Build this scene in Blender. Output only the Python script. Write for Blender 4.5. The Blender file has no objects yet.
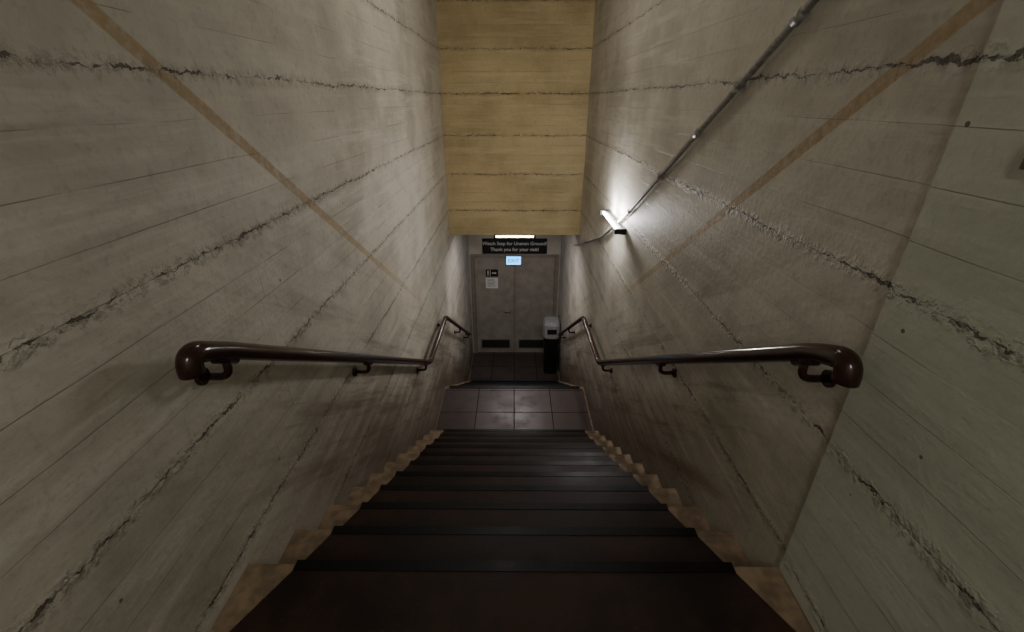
import bpy, math, random
from mathutils import Vector, Matrix
random.seed(3)
S=bpy.context.scene
HW=.915; R=.18; T=.283
N0=1.01; Z0=-1.44; L0=N0+10*T; ZL=Z0-11*R; L1=4.92; B0=L1+8*T; ZB=ZL-9*R
YD=8.56; YB=6.17; ZC=-1.71; ZT=1.6

# ---------- node helpers ----------
class NT:
    def __init__(s,name):
        s.m=bpy.data.materials.new(name); s.m.use_nodes=True
        s.t=s.m.node_tree; s.b=s.t.nodes['Principled BSDF']
    def n(s,ty,**k):
        x=s.t.nodes.new(ty)
        for a,b in k.items(): setattr(x,a,b)
        return x
    def put(s,sock,v):
        if v is None: return
        if hasattr(v,'is_linked') or hasattr(v,'links'): s.t.links.new(v,sock)
        else:
            if isinstance(v,tuple) and len(v)==3 and sock.type=='RGBA': v=v+(1,)
            sock.default_value=v
    def M(s,op,a,b=None,c=None,clamp=False):
        x=s.n('ShaderNodeMath',operation=op,use_clamp=clamp)
        s.put(x.inputs[0],a); s.put(x.inputs[1],b); s.put(x.inputs[2],c)
        return x.outputs[0]
    def mix(s,f,a,b,mode='MIX'):
        x=s.n('ShaderNodeMix',data_type='RGBA',blend_type=mode)
        s.put(x.inputs[0],f); s.put(x.inputs[6],a); s.put(x.inputs[7],b)
        return x.outputs[2]
    def noise(s,vec,scale,detail=4,rough=.55):
        x=s.n('ShaderNodeTexNoise'); s.put(x.inputs['Vector'],vec)
        x.inputs['Scale'].default_value=scale; x.inputs['Detail'].default_value=detail; x.inputs['Roughness'].default_value=rough
        return x.outputs[0]
    def vec(s,x,y,z):
        c=s.n('ShaderNodeCombineXYZ'); s.put(c.inputs[0],x); s.put(c.inputs[1],y); s.put(c.inputs[2],z); return c.outputs[0]
    def sm(s,v,a,b,o0=0.,o1=1.):
        x=s.n('ShaderNodeMapRange',interpolation_type='SMOOTHSTEP'); s.put(x.inputs[0],v)
        for i,q in zip((1,2,3,4),(a,b,o0,o1)): s.put(x.inputs[i],q)
        return x.outputs[0]
    def xyz(s):
        tc=s.n('ShaderNodeTexCoord'); sp=s.n('ShaderNodeSeparateXYZ'); s.t.links.new(tc.outputs['Object'],sp.inputs[0])
        return tc.outputs['Object'],sp.outputs[0],sp.outputs[1],sp.outputs[2]
    def bump(s,h,strength,dist):
        x=s.n('ShaderNodeBump'); x.inputs['Strength'].default_value=strength; x.inputs['Distance'].default_value=dist
        s.put(x.inputs['Height'],h); s.t.links.new(x.outputs[0],s.b.inputs['Normal'])
    def fin(s,col=None,rough=.6,metal=0.,spec=None):
        if col is not None: s.put(s.b.inputs['Base Color'],col)
        s.put(s.b.inputs['Roughness'],rough); s.put(s.b.inputs['Metallic'],metal)
        if spec is not None: s.put(s.b.inputs['Specular IOR Level'],spec)
        return s.m

def simple(name,col,rough=.5,metal=0.,var=.15,scale=30,bump=0):
    t=NT(name); P,x,y,z=t.xyz()
    n=t.noise(P,scale,2)
    c=t.mix(t.sm(n,.3,.7),tuple(v*(1-var) for v in col),tuple(min(1,v*(1+var)) for v in col))
    if bump: t.bump(n,bump,.002)
    return t.fin(c,rough,metal)

def emis(name,col,st):
    t=NT(name); t.put(t.b.inputs['Base Color'],(.3,.3,.3)); t.put(t.b.inputs['Emission Color'],col); t.b.inputs['Emission Strength'].default_value=st
    return t.m

def concrete(name,mode):
    t=NT(name); P,x,y,z=t.xyz()
    h = x if mode=='bulk' else y
    side={'left':3.1,'right':11.7,'bulk':23.3,'end':31.}[mode]
    H=t.vec(h,side,z)
    stretched=t.vec(t.M('MULTIPLY',h,.6),side,t.M('MULTIPLY',z,7.))
    wob=t.M('MULTIPLY',t.M('SUBTRACT',t.noise(H,2.2,2),.5),.035)
    wob2=t.M('MULTIPLY',t.M('SUBTRACT',t.noise(H,24,3,.7),.5),.05)
    zz=t.M('ADD',z,wob)
    br=t.n('ShaderNodeTexBrick'); br.offset=.37; br.offset_frequency=2
    t.put(br.inputs['Vector'],t.vec(t.M('ADD',h,side),t.M('ADD',t.M('ADD',z,t.M('MULTIPLY',wob,.35)),10.01),0.))
    br.inputs['Scale'].default_value=1.; br.inputs['Mortar Size'].default_value=.0017; br.inputs['Mortar Smooth'].default_value=.6
    br.inputs['Brick Width'].default_value=7.3; br.inputs['Row Height'].default_value=.12
    t.put(br.inputs['Color1'],(.43,.43,.43)); t.put(br.inputs['Color2'],(.57,.57,.57)); t.put(br.inputs['Mortar'],(.5,.5,.5))
    wn=t.noise(t.vec(h,side,t.M('MULTIPLY',z,.5)),9.,4,.75)
    wn2=t.noise(H,2.7,2)
    joint=t.M('MULTIPLY',br.outputs['Fac'],t.sm(wn2,.40,.62))
    btone=br.outputs['Color']
    per,off=.48,.07
    q=t.M('DIVIDE',t.M('SUBTRACT',t.M('ADD',zz,wob2),off),per)
    dist=t.M('MULTIPLY',t.M('ABSOLUTE',t.M('SUBTRACT',q,t.M('ROUND',q))),per)
    wid=t.M('MULTIPLY',t.sm(wn,.44,.80),.0085)
    crack=t.M('MULTIPLY',t.sm(t.M('SUBTRACT',dist,wid),.0,.0026,1.,0.),t.sm(wn,.41,.53))
    n3=t.noise(P,34,3,.7)
    rub=t.M('MULTIPLY',t.sm(dist,.0,.035,1.,0.),t.sm(n3,.42,.62))
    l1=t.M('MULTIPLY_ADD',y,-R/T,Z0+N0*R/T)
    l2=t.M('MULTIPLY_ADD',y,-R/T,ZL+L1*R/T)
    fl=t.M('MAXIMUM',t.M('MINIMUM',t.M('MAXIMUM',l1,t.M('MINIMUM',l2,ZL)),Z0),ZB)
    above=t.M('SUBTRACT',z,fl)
    n1=t.noise(P,1.7,4,.6); n2=t.noise(stretched,1.8,4,.7)
    if mode=='bulk': A,B,C=(.58,.46,.25),(.44,.34,.175),(.68,.56,.34)
    else: A,B,C=(.60,.565,.485),(.42,.39,.325),(.70,.67,.59)
    col=t.mix(t.sm(n1,.34,.64),B,A)
    col=t.mix(t.M('MULTIPLY',t.sm(n2,.45,.72),.55),col,C)
    col=t.mix(.3,col,btone,'OVERLAY')
    col=t.mix(t.M('MULTIPLY',t.sm(n3,.5,.74),.24),col,tuple(v*.45 for v in B))
    if mode in('left','right'):
        al=t.M('MULTIPLY_ADD',y,.84,t.M('MULTIPLY',z,-.535)); pp=t.M('MULTIPLY_ADD',y,.535,t.M('MULTIPLY',z,.84))
        sc=t.noise(t.vec(t.M('MULTIPLY',al,.5),side,t.M('MULTIPLY',pp,5.)),1.6,4,.7)
        scm=t.M('MULTIPLY',t.sm(sc,.46,.66),t.M('MULTIPLY',t.sm(above,.3,1.9,1.,.12),t.sm(y,1.,2.,.3,1.)))
        col=t.mix(t.M('MULTIPLY',scm,.7),col,(.15,.11,.075))
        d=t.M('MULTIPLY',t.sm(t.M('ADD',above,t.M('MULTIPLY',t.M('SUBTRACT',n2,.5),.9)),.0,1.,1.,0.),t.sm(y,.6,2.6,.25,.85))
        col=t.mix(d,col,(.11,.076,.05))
        sl=t.M('ADD',z,t.M('MULTIPLY_ADD',y,.685,-.189-.685*1.13 if mode=='left' else -.174-.70*1.04))
        band=t.sm(t.M('ABSOLUTE',t.M('ADD',sl,t.M('MULTIPLY',wob2,.15))),.02,.029,1.,0.)
        band=t.M('MULTIPLY',band,t.sm(n3,.25,.6,.45,.8))
        band=t.M('MULTIPLY',band,t.sm(y,2.2,4.2,1.,.12))
        col=t.mix(band,col,(.38,.25,.11))
    if mode=='right':
        col=t.mix(t.M('MULTIPLY',t.M('LESS_THAN',y,1.0),.5),col,(.52,.57,.47))
    col=t.mix(t.M('MULTIPLY',joint,.42),col,(.14,.11,.08))
    col=t.mix(t.M('MULTIPLY',rub,.3),col,(.16,.13,.09))
    col=t.mix(t.M('MULTIPLY',crack,.8),col,(.05,.038,.027))
    v=t.n('ShaderNodeTexVoronoi'); v.inputs['Scale'].default_value=5.; t.put(v.inputs['Vector'],P)
    pit=t.M('MULTIPLY',t.M('LESS_THAN',v.outputs['Distance'],.03),t.M('GREATER_THAN',wn2,.55))
    col=t.mix(t.M('MULTIPLY',pit,.8),col,(.06,.045,.03))
    hgt=t.M('ADD',t.M('MULTIPLY',n3,.35),t.M('MULTIPLY',n2,.55))
    hgt=t.M('SUBTRACT',hgt,t.M('MULTIPLY',joint,.5))
    hgt=t.M('SUBTRACT',hgt,t.M('MULTIPLY',crack,1.1))
    hgt=t.M('ADD',hgt,t.M('MULTIPLY',rub,.7))
    sep=t.n('ShaderNodeSeparateColor'); t.put(sep.inputs[0],btone)
    hgt=t.M('ADD',hgt,t.M('MULTIPLY',sep.outputs[0],.6))
    t.bump(hgt,.6,.011)
    return t.fin(col,.6,0,.35)

M_left=concrete('concrete_left','left'); M_right=concrete('concrete_right','right')
M_bulk=concrete('concrete_bulkhead','bulk'); M_end=simple('plaster_end',(.54,.51,.45),.7,0,.1,4)
M_tan=simple('tan_concrete',(.20,.14,.088),.75,0,.3,17,.3)
def floor_mat(name,c1,c2,rough0,rough1,spec=.5):
    t=NT(name); P,x,y,z=t.xyz()
    n=t.noise(P,3,4,.65); f=t.noise(P,60,3,.7)
    c=t.mix(t.sm(n,.35,.7),c1,c2)
    c=t.mix(t.M('MULTIPLY',t.sm(f,.62,.75),.4),c,(.10,.075,.065))
    t.bump(t.M('ADD',f,n),.25,.003)
    return t.fin(c,t.sm(n,.3,.7,rough0,rough1),0,spec)
M_tread=floor_mat('tread_paint',(.014,.008,.006),(.038,.018,.013),.42,.6,.25)
M_black=floor_mat('nosing_rubber',(.002,.002,.002),(.005,.005,.005),.35,.5,.25)
def tile_mat():
    t=NT('landing_tile'); P,x,y,z=t.xyz()
    br=t.n('ShaderNodeTexBrick'); br.offset=0.
    t.put(br.inputs['Vector'],t.vec(t.M('ADD',x,9.16),t.M('ADD',y,.12),0.))
    br.inputs['Scale'].default_value=1.; br.inputs['Mortar Size'].default_value=.006
    br.inputs['Brick Width'].default_value=.458; br.inputs['Row Height'].default_value=.45
    t.put(br.inputs['Color1'],(.06,.043,.041)); t.put(br.inputs['Color2'],(.085,.062,.06)); t.put(br.inputs['Mortar'],(.008,.006,.006))
    n=t.noise(P,4,4,.7)
    c=t.mix(t.M('MULTIPLY',t.sm(n,.4,.75),.5),br.outputs['Color'],(.03,.02,.019))
    t.bump(t.M('ADD',t.noise(P,40,3),t.M('MULTIPLY',br.outputs['Fac'],-1.)),.3,.004)
    return t.fin(c,t.M('ADD',t.sm(n,.3,.7,.34,.5),t.M('MULTIPLY',br.outputs['Fac'],.4)),0,.4)
M_tile=tile_mat()
M_rail=simple('rail_enamel',(.032,.012,.009),.16,0,.2,12)
M_galv=simple('galvanised_steel',(.38,.37,.36),.45,.35,.2,50)
M_dark=simple('dark_metal',(.02,.02,.02),.4,.3)
M_door=simple('door_paint',(.34,.31,.27),.45,0,.12,6)
M_frame=simple('frame_paint',(.27,.24,.20),.5,0,.1,6)
M_white=simple('white_paint',(.65,.64,.6),.5,0,.05)
M_paper=simple('paper',(.8,.8,.78),.8,0,.03)
M_signb=simple('sign_black',(.012,.012,.014),.4)
M_bin=simple('bin_plastic',(.012,.012,.013),.35)
M_grey=simple('grey_plastic',(.36,.36,.37),.4)
M_brown=simple('brown_plate',(.14,.09,.055),.5)
M_tube=emis('tube_white',(1,.93,.80),16.); M_tubeW=emis('tube_wall',(1,.97,.92),30.)
M_exit=emis('exit_blue',(.02,.40,1.),5.)

# ---------- mesh helpers ----------
class G:
    def __init__(s): s.v=[];s.f=[];s.m=[];s.sm=[]
    def poly(s,vs,fs,mi=0,smooth=False):
        o=len(s.v); s.v+=[tuple(v) for v in vs]
        for f in fs: s.f.append([i+o for i in f]); s.m.append(mi); s.sm.append(smooth)
    def box(s,x0,x1,y0,y1,z0,z1,mi=0):
        v=[(x,y,z) for z in(z0,z1) for y in(y0,y1) for x in(x0,x1)]
        s.poly(v,[(0,2,3,1),(4,5,7,6),(0,1,5,4),(2,6,7,3),(0,4,6,2),(1,3,7,5)],mi)
    def trap(s,wb,wf,y0,y1,z0,z1,mi=0):
        v=[(-wb,y0,z0),(wb,y0,z0),(wf,y1,z0),(-wf,y1,z0),(-wb,y0,z1),(wb,y0,z1),(wf,y1,z1),(-wf,y1,z1)]
        s.poly(v,[(0,3,2,1),(4,5,6,7),(0,1,5,4),(1,2,6,5),(2,3,7,6),(3,0,4,7)],mi)
    def tube(s,pts,rads,seg=20,mi=0,cap=True):
        pts=[Vector(p) for p in pts]
        if not hasattr(rads,'__len__'): rads=[rads]*len(pts)
        tan=[]
        for i in range(len(pts)):
            a=pts[max(0,i-1)];b=pts[min(len(pts)-1,i+1)]; tan.append((b-a).normalized())
        up=Vector((1,0,0)) if abs(tan[0].x)<.9 else Vector((0,0,1))
        nrm=(up-tan[0]*up.dot(tan[0])).normalized()
        V=[]
        for p,t,r in zip(pts,tan,rads):
            nrm=(nrm-t*nrm.dot(t)).normalized(); bn=t.cross(nrm)
            for k in range(seg):
                a=2*math.pi*k/seg; V.append(p+(nrm*math.cos(a)+bn*math.sin(a))*r)
        F=[]
        for i in range(len(pts)-1):
            for k in range(seg):
                a=i*seg+k;b=i*seg+(k+1)%seg; F.append((a,b,b+seg,a+seg))
        s.poly(V,F,mi,True)
        if cap:
            o=len(s.v)-len(V)
            s.f.append([o+k for k in range(seg)][::-1]); s.m.append(mi); s.sm.append(False)
            o2=o+(len(pts)-1)*seg
            s.f.append([o2+k for k in range(seg)]); s.m.append(mi); s.sm.append(False)
    def obj(s,name,mats,parent=None,bevel=0):
        me=bpy.data.meshes.new(name); me.from_pydata(s.v,[],s.f); 
        for m in mats: me.materials.append(m)
        for p,mi,sm in zip(me.polygons,s.m,s.sm): p.material_index=mi; p.use_smooth=sm
        me.update()
        o=bpy.data.objects.new(name,me); S.collection.objects.link(o)
        if parent: o.parent=parent
        if bevel:
            b=o.modifiers.new('bevel','BEVEL'); b.width=bevel; b.segments=2; b.limit_method='ANGLE'
        return o
def empty(name,loc=(0,0,0)):
    o=bpy.data.objects.new(name,None); o.location=loc; S.collection.objects.link(o); o.empty_display_size=.1; return o
def kid(o,parent):
    o.parent=parent; o.matrix_parent_inverse=Matrix.Translation(-parent.location); return o
def rounded(P,rad=.08,n=8):
    P=[Vector(p) for p in P]; out=[P[0]]
    for i in range(1,len(P)-1):
        r=rad[i-1] if hasattr(rad,'__len__') else rad
        a=P[i]+(P[i-1]-P[i]).normalized()*r; b=P[i]+(P[i+1]-P[i]).normalized()*r
        for k in range(n+1):
            t=k/n; out.append(a*(1-t)**2+P[i]*2*t*(1-t)+b*t*t)
    out.append(P[-1]); return out

# ---------- shell ----------
g=G(); g.box(-1.1,-HW,-2.6,YD+.2,-5.4,ZT); g.obj('wall_left',[M_left])
g=G(); g.box(HW,1.1,-2.6,YD+.2,-5.4,ZT); g.box(HW-.014,HW+.01,-2.6,1.0,Z0+.006,ZT)
g.obj('wall_right',[M_right])
g=G(); g.box(-HW,HW,-2.8,-2.6,Z0-.3,ZT); g.obj('wall_back',[M_end])
g=G(); g.box(-HW,HW,YB,YB+.25,ZC,ZT); g.obj('wall_bulkhead',[M_bulk])
g=G(); g.box(-1.1,1.1,-2.8,YB+.25,ZT,ZT+.15); g.obj('ceiling',[M_end])
g=G(); g.box(-HW,HW,YB+.25,YD+.2,ZC,ZC+.15); g.obj('ceiling',[M_end])
DX=.865; DT=-2.80
g=G(); g.box(-HW,HW,YD,YD+.2,DT,ZC); g.box(-HW,-DX,YD,YD+.2,ZB,DT); g.box(DX,HW,YD,YD+.2,ZB,DT); g.obj('wall_front',[M_end])
g=G(); g.box(-HW,HW,-2.6,N0-.0,Z0-.3,Z0); g.obj('floor',[M_tan])
st=G()
for k in range(1,11):
    st.box(-HW,HW,N0+T*(k-1),N0+T*k,Z0-R*k-.3,Z0-R*k)
st.box(-HW,HW,L0,L1,ZL-.3,ZL)
for k in range(1,9):
    st.box(-HW,HW,L1+T*(k-1),L1+T*k,ZL-R*k-.3,ZL-R*k)
stair=st.obj('staircase',[M_tan])
g=G(); g.box(-HW,HW,B0,YD+.25,ZB-.2,ZB); g.box(-HW+.02,HW-.02,B0+.001,YD-.01,ZB,ZB+.004,1); g.obj('floor',[M_tan,M_tile])
tr=G(); no=G()
def tread(yb,yn,z,j=0):
    f=.755+j+.03*(yn>4)
    tr.trap(.885,f,yb+.002,yn-.026,z,z+.005)
    no.box(-f,f,yn-.026,yn+.012,z,z+.007)
    no.box(-f,f,yn,yn+.012,z-.035,z+.002)
tr.box(-.875,.875,-2.55,N0-T,Z0,Z0+.005)
for k in range(0,11): tread(N0+T*(k-1),N0+T*k,Z0-R*k,random.uniform(-.012,.012))
for k in range(1,9): tread(L1+T*(k-1),L1+T*k,ZL-R*k,random.uniform(-.012,.012))
tr.obj('tread_covering',[M_tread],stair); no.obj('nosing_strips',[M_black],stair)
g=G(); g.box(-.9,.9,L0+.002,L1-.045,ZL,ZL+.005); g.box(-.86,.86,L1-.047,L1+.012,ZL,ZL+.009,1); g.obj('landing_tiles',[M_tile,M_black],stair)

# ---------- handrails ----------
def rail(sx):
    X=sx*.825
    s=.632
    ye=.962 if sx<0 else .938
    def zr(y): return -.577-s*(y-.99)
    P=[(X,ye,-.632),(X,ye,-.570),(X,ye+.13,zr(ye+.13)+.004),(X,3.72,zr(3.72)),(X,4.80,-2.335),(X,7.28,-2.335-.63*2.48),(sx*.90,7.36,-3.93)]
    P=rounded(P,[.055,.05,.09,.09,.03],9)
    rr=[]
    for p in P:
        rr.append(.0305 if p.y<ye+.03 else (.0305-.004*min(1,(p.y-ye-.03)/.09) if p.y<ye+.12 else .0265))
    e=empty('handrail',(X,4.,-2.4))
    g=G(); g.tube(P,rr,24); 
    kid(g.obj('rail',[M_rail],bevel=.004),e)
    b=G()
    ys=[1.09,2.15,3.55,4.75,6.0,7.05]
    for y in ys:
        z=zr(y) if y<3.72 else -2.335-.63*max(0,y-4.8)
        p=rounded([(X,y,z-.015),(X,y,z-.085),(sx*(HW+.002),y,z-.085)],.035,6)
        b.tube(p,.0115,12)
        b.tube([(sx*(HW-.012),y,z-.085),(sx*(HW-.001),y,z-.085)],.026,20)
        sl=(s*.04 if y<3.7 or y>4.8 else 0)
        b.tube([(X,y-.04,z-.026+sl),(X,y+.04,z-.026-sl)],.014,10)
    kid(b.obj('brackets',[M_rail]),e)
rail(-1); rail(1)

# ---------- conduit ----------
CX=.893
cp=[(CX,.9,.67),(CX,1.618,.27),(CX,3.62,-.85),(CX,4.5,-1.27),(CX,YB+.3,-1.95)]
e=empty('electrical_conduit',(CX,2.5,-.2))
g=G(); g.tube(rounded(cp,.08,6),.0135,14); kid(g.obj('pipe',[M_galv]),e)
g=G()
def lerp(a,b,t): return tuple(a[i]*(1-t)+b[i]*t for i in range(3))
for a,b,ts in((1,2,(.02,.36,.93)),(3,4,(.3,.8))):
    for t in ts:
        p=lerp(cp[a],cp[b],t); q=lerp(cp[a],cp[b],t+.022)
        g.tube([p,q],.0175,14)
for a,b,t in((1,2,.2),(1,2,.62),(3,4,.5)):
    p=lerp(cp[a],cp[b],t); g.box(CX-.015,HW-.001,p[1]-.01,p[1]+.01,p[2]-.018,p[2]+.018)
kid(g.obj('couplings',[M_galv]),e)

# ---------- lamps ----------
def batten(name,c,L,axis,nrm,tube_m,w=.075,h=.05,off=.07):
    e=empty(name,c); n=Vector(nrm); a=Vector((0,1,0)) if axis=='y' else Vector((1,0,0)); bvec=n.cross(a); C=Vector(c)
    def bx(g,ca,cn,cb,la,ln,lb,mi=0):
        o=C+a*ca+n*cn+bvec*cb
        d=a*la/2+n*ln/2+bvec*lb/2
        d=Vector((abs(d.x),abs(d.y),abs(d.z)))
        g.box(o.x-d.x,o.x+d.x,o.y-d.y,o.y+d.y,o.z-d.z,o.z+d.z,mi)
    g=G(); bx(g,0,h/2,0,L,h,w); bx(g,-L/2+.015,h/2+.03,0,.03,h+.05,w*.9); bx(g,L/2-.015,h/2+.03,0,.03,h+.05,w*.9)
    kid(g.obj('housing',[M_dark],bevel=.004),e)
    g=G(); p=C+n*off; g.tube([p-a*(L/2-.03),p+a*(L/2-.03)],.014,12); kid(g.obj('tube',[tube_m]),e)
    return e
batten('wall_lamp',(HW-.002,3.95,-.97),.72,'y',(-1,0,0),M_tubeW,.05,.04,.06)
batten('ceiling_lamp',(0.0,YB+.10,ZC+.001),.60,'x',(0,0,-1),M_tube,.07,.025,.055)
batten('ceiling_lamp',(0,-1.7,ZT+.001),1.2,'y',(0,0,-1),M_tube)
batten('ceiling_lamp',(0,3.4,ZT+.001),1.2,'y',(0,0,-1),M_tube)
def light(name,ty,loc,en,col,rot=None,size=None,rad=None,sy=None):
    l=bpy.data.lights.new(name,ty); l.energy=en; l.color=col
    if ty=='AREA': l.shape='RECTANGLE'; l.size=size; l.size_y=sy
    if rad is not None: l.shadow_soft_size=rad
    o=bpy.data.objects.new(name,l); o.location=loc
    if rot: o.rotation_euler=rot
    S.collection.objects.link(o); return o
light('wall_lamp_light','POINT',(.815,3.8,-.91),15,(1,.965,.95),rad=.025)
light('wall_lamp_light','POINT',(.815,4.12,-.91),15,(1,.965,.95),rad=.025)
light('bulkhead_lamp_light','AREA',(0,YB+.10,ZC-.085),15,(1,.93,.92),(0,0,0),.56,None,.03)
light('ceiling_lamp_light','AREA',(0,-1.7,ZT-.1),26,(.985,.99,.90),(0,0,0),.2,None,1.1)
light('ceiling_lamp_light','AREA',(0,3.4,ZT-.1),7.5,(1,.95,.86),(0,0,0),.2,None,1.1)

# ---------- doors ----------
g=G(); fw=.05
g.box(-DX-.02,-DX+fw,YD-.03,YD+.1,ZB,DT+.03); g.box(DX-fw,DX+.02,YD-.03,YD+.1,ZB,DT+.03); g.box(-DX+fw,DX-fw,YD-.03,YD+.1,DT-.03,DT+.03)
g.obj('trim_1',[M_frame],bevel=.004)
for i,sx in((1,-1),(2,1)):
    e=empty('door_%d'%i,(sx*.41,YD,ZB+1.1))
    a,b=(-DX+fw+.004,-.004) if sx<0 else (.004,DX-fw-.004)
    g=G(); g.box(a,b,YD,YD+.045,ZB+.012,DT-.034)
    kid(g.obj('leaf',[M_door],bevel=.003),e)
    g=G(); la,lb=a+.1,b-.1; z0,z1=ZB+.13,ZB+.33
    g.box(la,lb,YD-.002,YD+.01,z0,z1,1)
    g.box(la-.02,lb+.02,YD-.012,YD+.002,z1,z1+.02); g.box(la-.02,lb+.02,YD-.012,YD+.002,z0-.02,z0)
    g.box(la-.02,la,YD-.012,YD+.002,z0,z1); g.box(lb,lb+.02,YD-.012,YD+.002,z0,z1)
    for k in range(7):
        z=z0+.004+k*.028
        g.poly([(la,YD-.011,z),(lb,YD-.011,z),(lb,YD-.006,z+.012),(la,YD-.006,z+.012)],[(0,1,2,3)],2)
    kid(g.obj('louvre_vent',[M_frame,M_dark,M_bin]),e)
    if sx<0:
        g=G(); hx=-.09
        g.box(hx-.03,hx+.03,YD-.008,YD+.002,ZB+.90,ZB+1.12)
        g.tube([(hx,YD-.005,ZB+1.03),(hx,YD-.055,ZB+1.03)],.012,12); g.tube([(hx+.005,YD-.055,ZB+1.03),(hx-.12,YD-.055,ZB+1.03)],.011,12)
        g.tube([(hx,YD-.015,ZB+1.2),(hx,YD+.0,ZB+1.2)],.025,16)
        kid(g.obj('handle',[M_galv]),e)
    else:
        g=G(); g.box(-.02,.02,YD-.012,YD+.0,ZB+.02,DT-.04); kid(g.obj('astragal',[M_frame]),e)

def text(body,size,loc,mat,parent,al='CENTER'):
    c=bpy.data.curves.new('lettering','FONT'); c.body=body; c.size=size; c.align_x=al; c.align_y='CENTER'; c.extrude=.0008; c.offset=size*.02
    c.materials.append(mat)
    o=bpy.data.objects.new('lettering',c); o.location=loc; o.rotation_euler=(math.pi/2,0,0); S.collection.objects.link(o); kid(o,parent)
e=empty('notice_sign',(0,YD-.02,-2.61))
g=G(); g.box(-.64,.64,YD-.022,YD-.001,-2.755,-2.445); kid(g.obj('board',[M_signb],bevel=.003),e)
text('Watch Step for Uneven Ground!',.095,(0,YD-.024,-2.545),M_paper,e)
text('Thank you for your visit!',.095,(0,YD-.024,-2.665),M_paper,e)
e=empty('pictogram_sign',(-.46,YD,-3.16))
g=G(); g.box(-.585,-.335,YD-.006,YD-.0005,-3.24,-3.09); kid(g.obj('board',[M_signb]),e)
g=G(); yy=YD-.008
g.tube([(-.54,yy,-3.125),(-.54,yy-.003,-3.125)],.014,12); g.box(-.553,-.527,yy-.002,yy,-3.18,-3.142); g.box(-.55,-.543,yy-.002,yy,-3.225,-3.18); g.box(-.537,-.530,yy-.002,yy,-3.225,-3.18)
g.box(-.46,-.40,yy-.002,yy,-3.175,-3.155); g.poly([(-.40,yy-.001,-3.14),(-.40,yy-.001,-3.19),(-.365,yy-.001,-3.165)],[(0,1,2)])
g.box(-.5,-.49,yy-.002,yy,-3.23,-3.1)
kid(g.obj('pictogram',[M_paper]),e)
e=empty('paper_notice',(-.46,YD,-3.38))
g=G(); g.box(-.59,-.34,YD-.004,YD-.0005,-3.50,-3.27); kid(g.obj('sheet',[M_paper]),e)
g=G()
for k in range(6): g.box(-.56,-.37-random.random()*.06,YD-.0052,YD-.004,-3.305-k*.03,-3.298-k*.03)
kid(g.obj('print',[M_signb]),e)
e=empty('exit_sign',(-.02,8.42,-2.85))
g=G(); g.box(-.17,.13,8.42,YD-.03,-2.945,-2.765); kid(g.obj('case',[M_white],bevel=.004),e)
g=G(); g.box(-.16,.12,8.412,8.422,-2.935,-2.775); kid(g.obj('panel',[M_exit]),e)
text('EXIT',.11,(-.02,8.409,-2.857),M_paper,e)

# ---------- bin ----------
bx,by=.73,7.86
e=empty('trash_bin',(bx,by,ZB))
def ring(g,levels,mi,close_top=True):
    V=[];n=24
    for (hx,hy,z,) in levels:
        for k in range(n):
            a=2*math.pi*k/n; c,s_=math.cos(a),math.sin(a)
            q=(abs(c)**4+abs(s_)**4)**-.25
            V.append((bx+hx*c*q,by+hy*s_*q,z))
    F=[]
    for i in range(len(levels)-1):
        for k in range(n):
            a=i*n+k;b=i*n+(k+1)%n; F.append((a,b,b+n,a+n))
    g.poly(V,F,mi,False)
    o=len(g.v)-len(V); g.f.append([o+k for k in range(n)][::-1]); g.m.append(mi); g.sm.append(False)
    g.f.append([o+(len(levels)-1)*n+k for k in range(n)]); g.m.append(mi); g.sm.append(False)
zb=ZB+.004
g=G(); ring(g,[(.125,.15,zb),(.15,.17,zb+.78),(.16,.18,zb+.785),(.16,.18,zb+.82)],0); kid(g.obj('body',[M_bin]),e)
g=G(); ring(g,[(.155,.175,zb+.82),(.165,.18,zb+.84),(.165,.18,zb+1.10),(.14,.15,zb+1.16),(.12,.12,zb+1.17)],0)
kid(g.obj('lid',[M_grey]),e)
g=G(); g.box(bx-.09,bx+.09,by-.187,by-.175,zb+.93,zb+1.03); kid(g.obj('flap',[M_dark]),e)

g=G(); g.box(HW-.026,HW-.014,.775,.83,-.11,-.06); g.tube([(HW-.030,.802,-.085),(HW-.026,.802,-.085)],.006,10); g.obj('junction_box',[M_brown],bevel=.002)

# ---------- world/camera ----------
w=bpy.data.worlds.new('world'); S.world=w; w.use_nodes=True
w.node_tree.nodes['Background'].inputs[0].default_value=(.02,.02,.022,1); w.node_tree.nodes['Background'].inputs[1].default_value=.2
cd=bpy.data.cameras.new('camera'); cam=bpy.data.objects.new('camera',cd); S.collection.objects.link(cam)
cd.sensor_width=36; cd.lens=447/1024*36; cd.clip_start=.02
p=math.atan(216/447)
cam.rotation_euler=(math.pi/2-p,0,math.radians(.35))
S.camera=cam
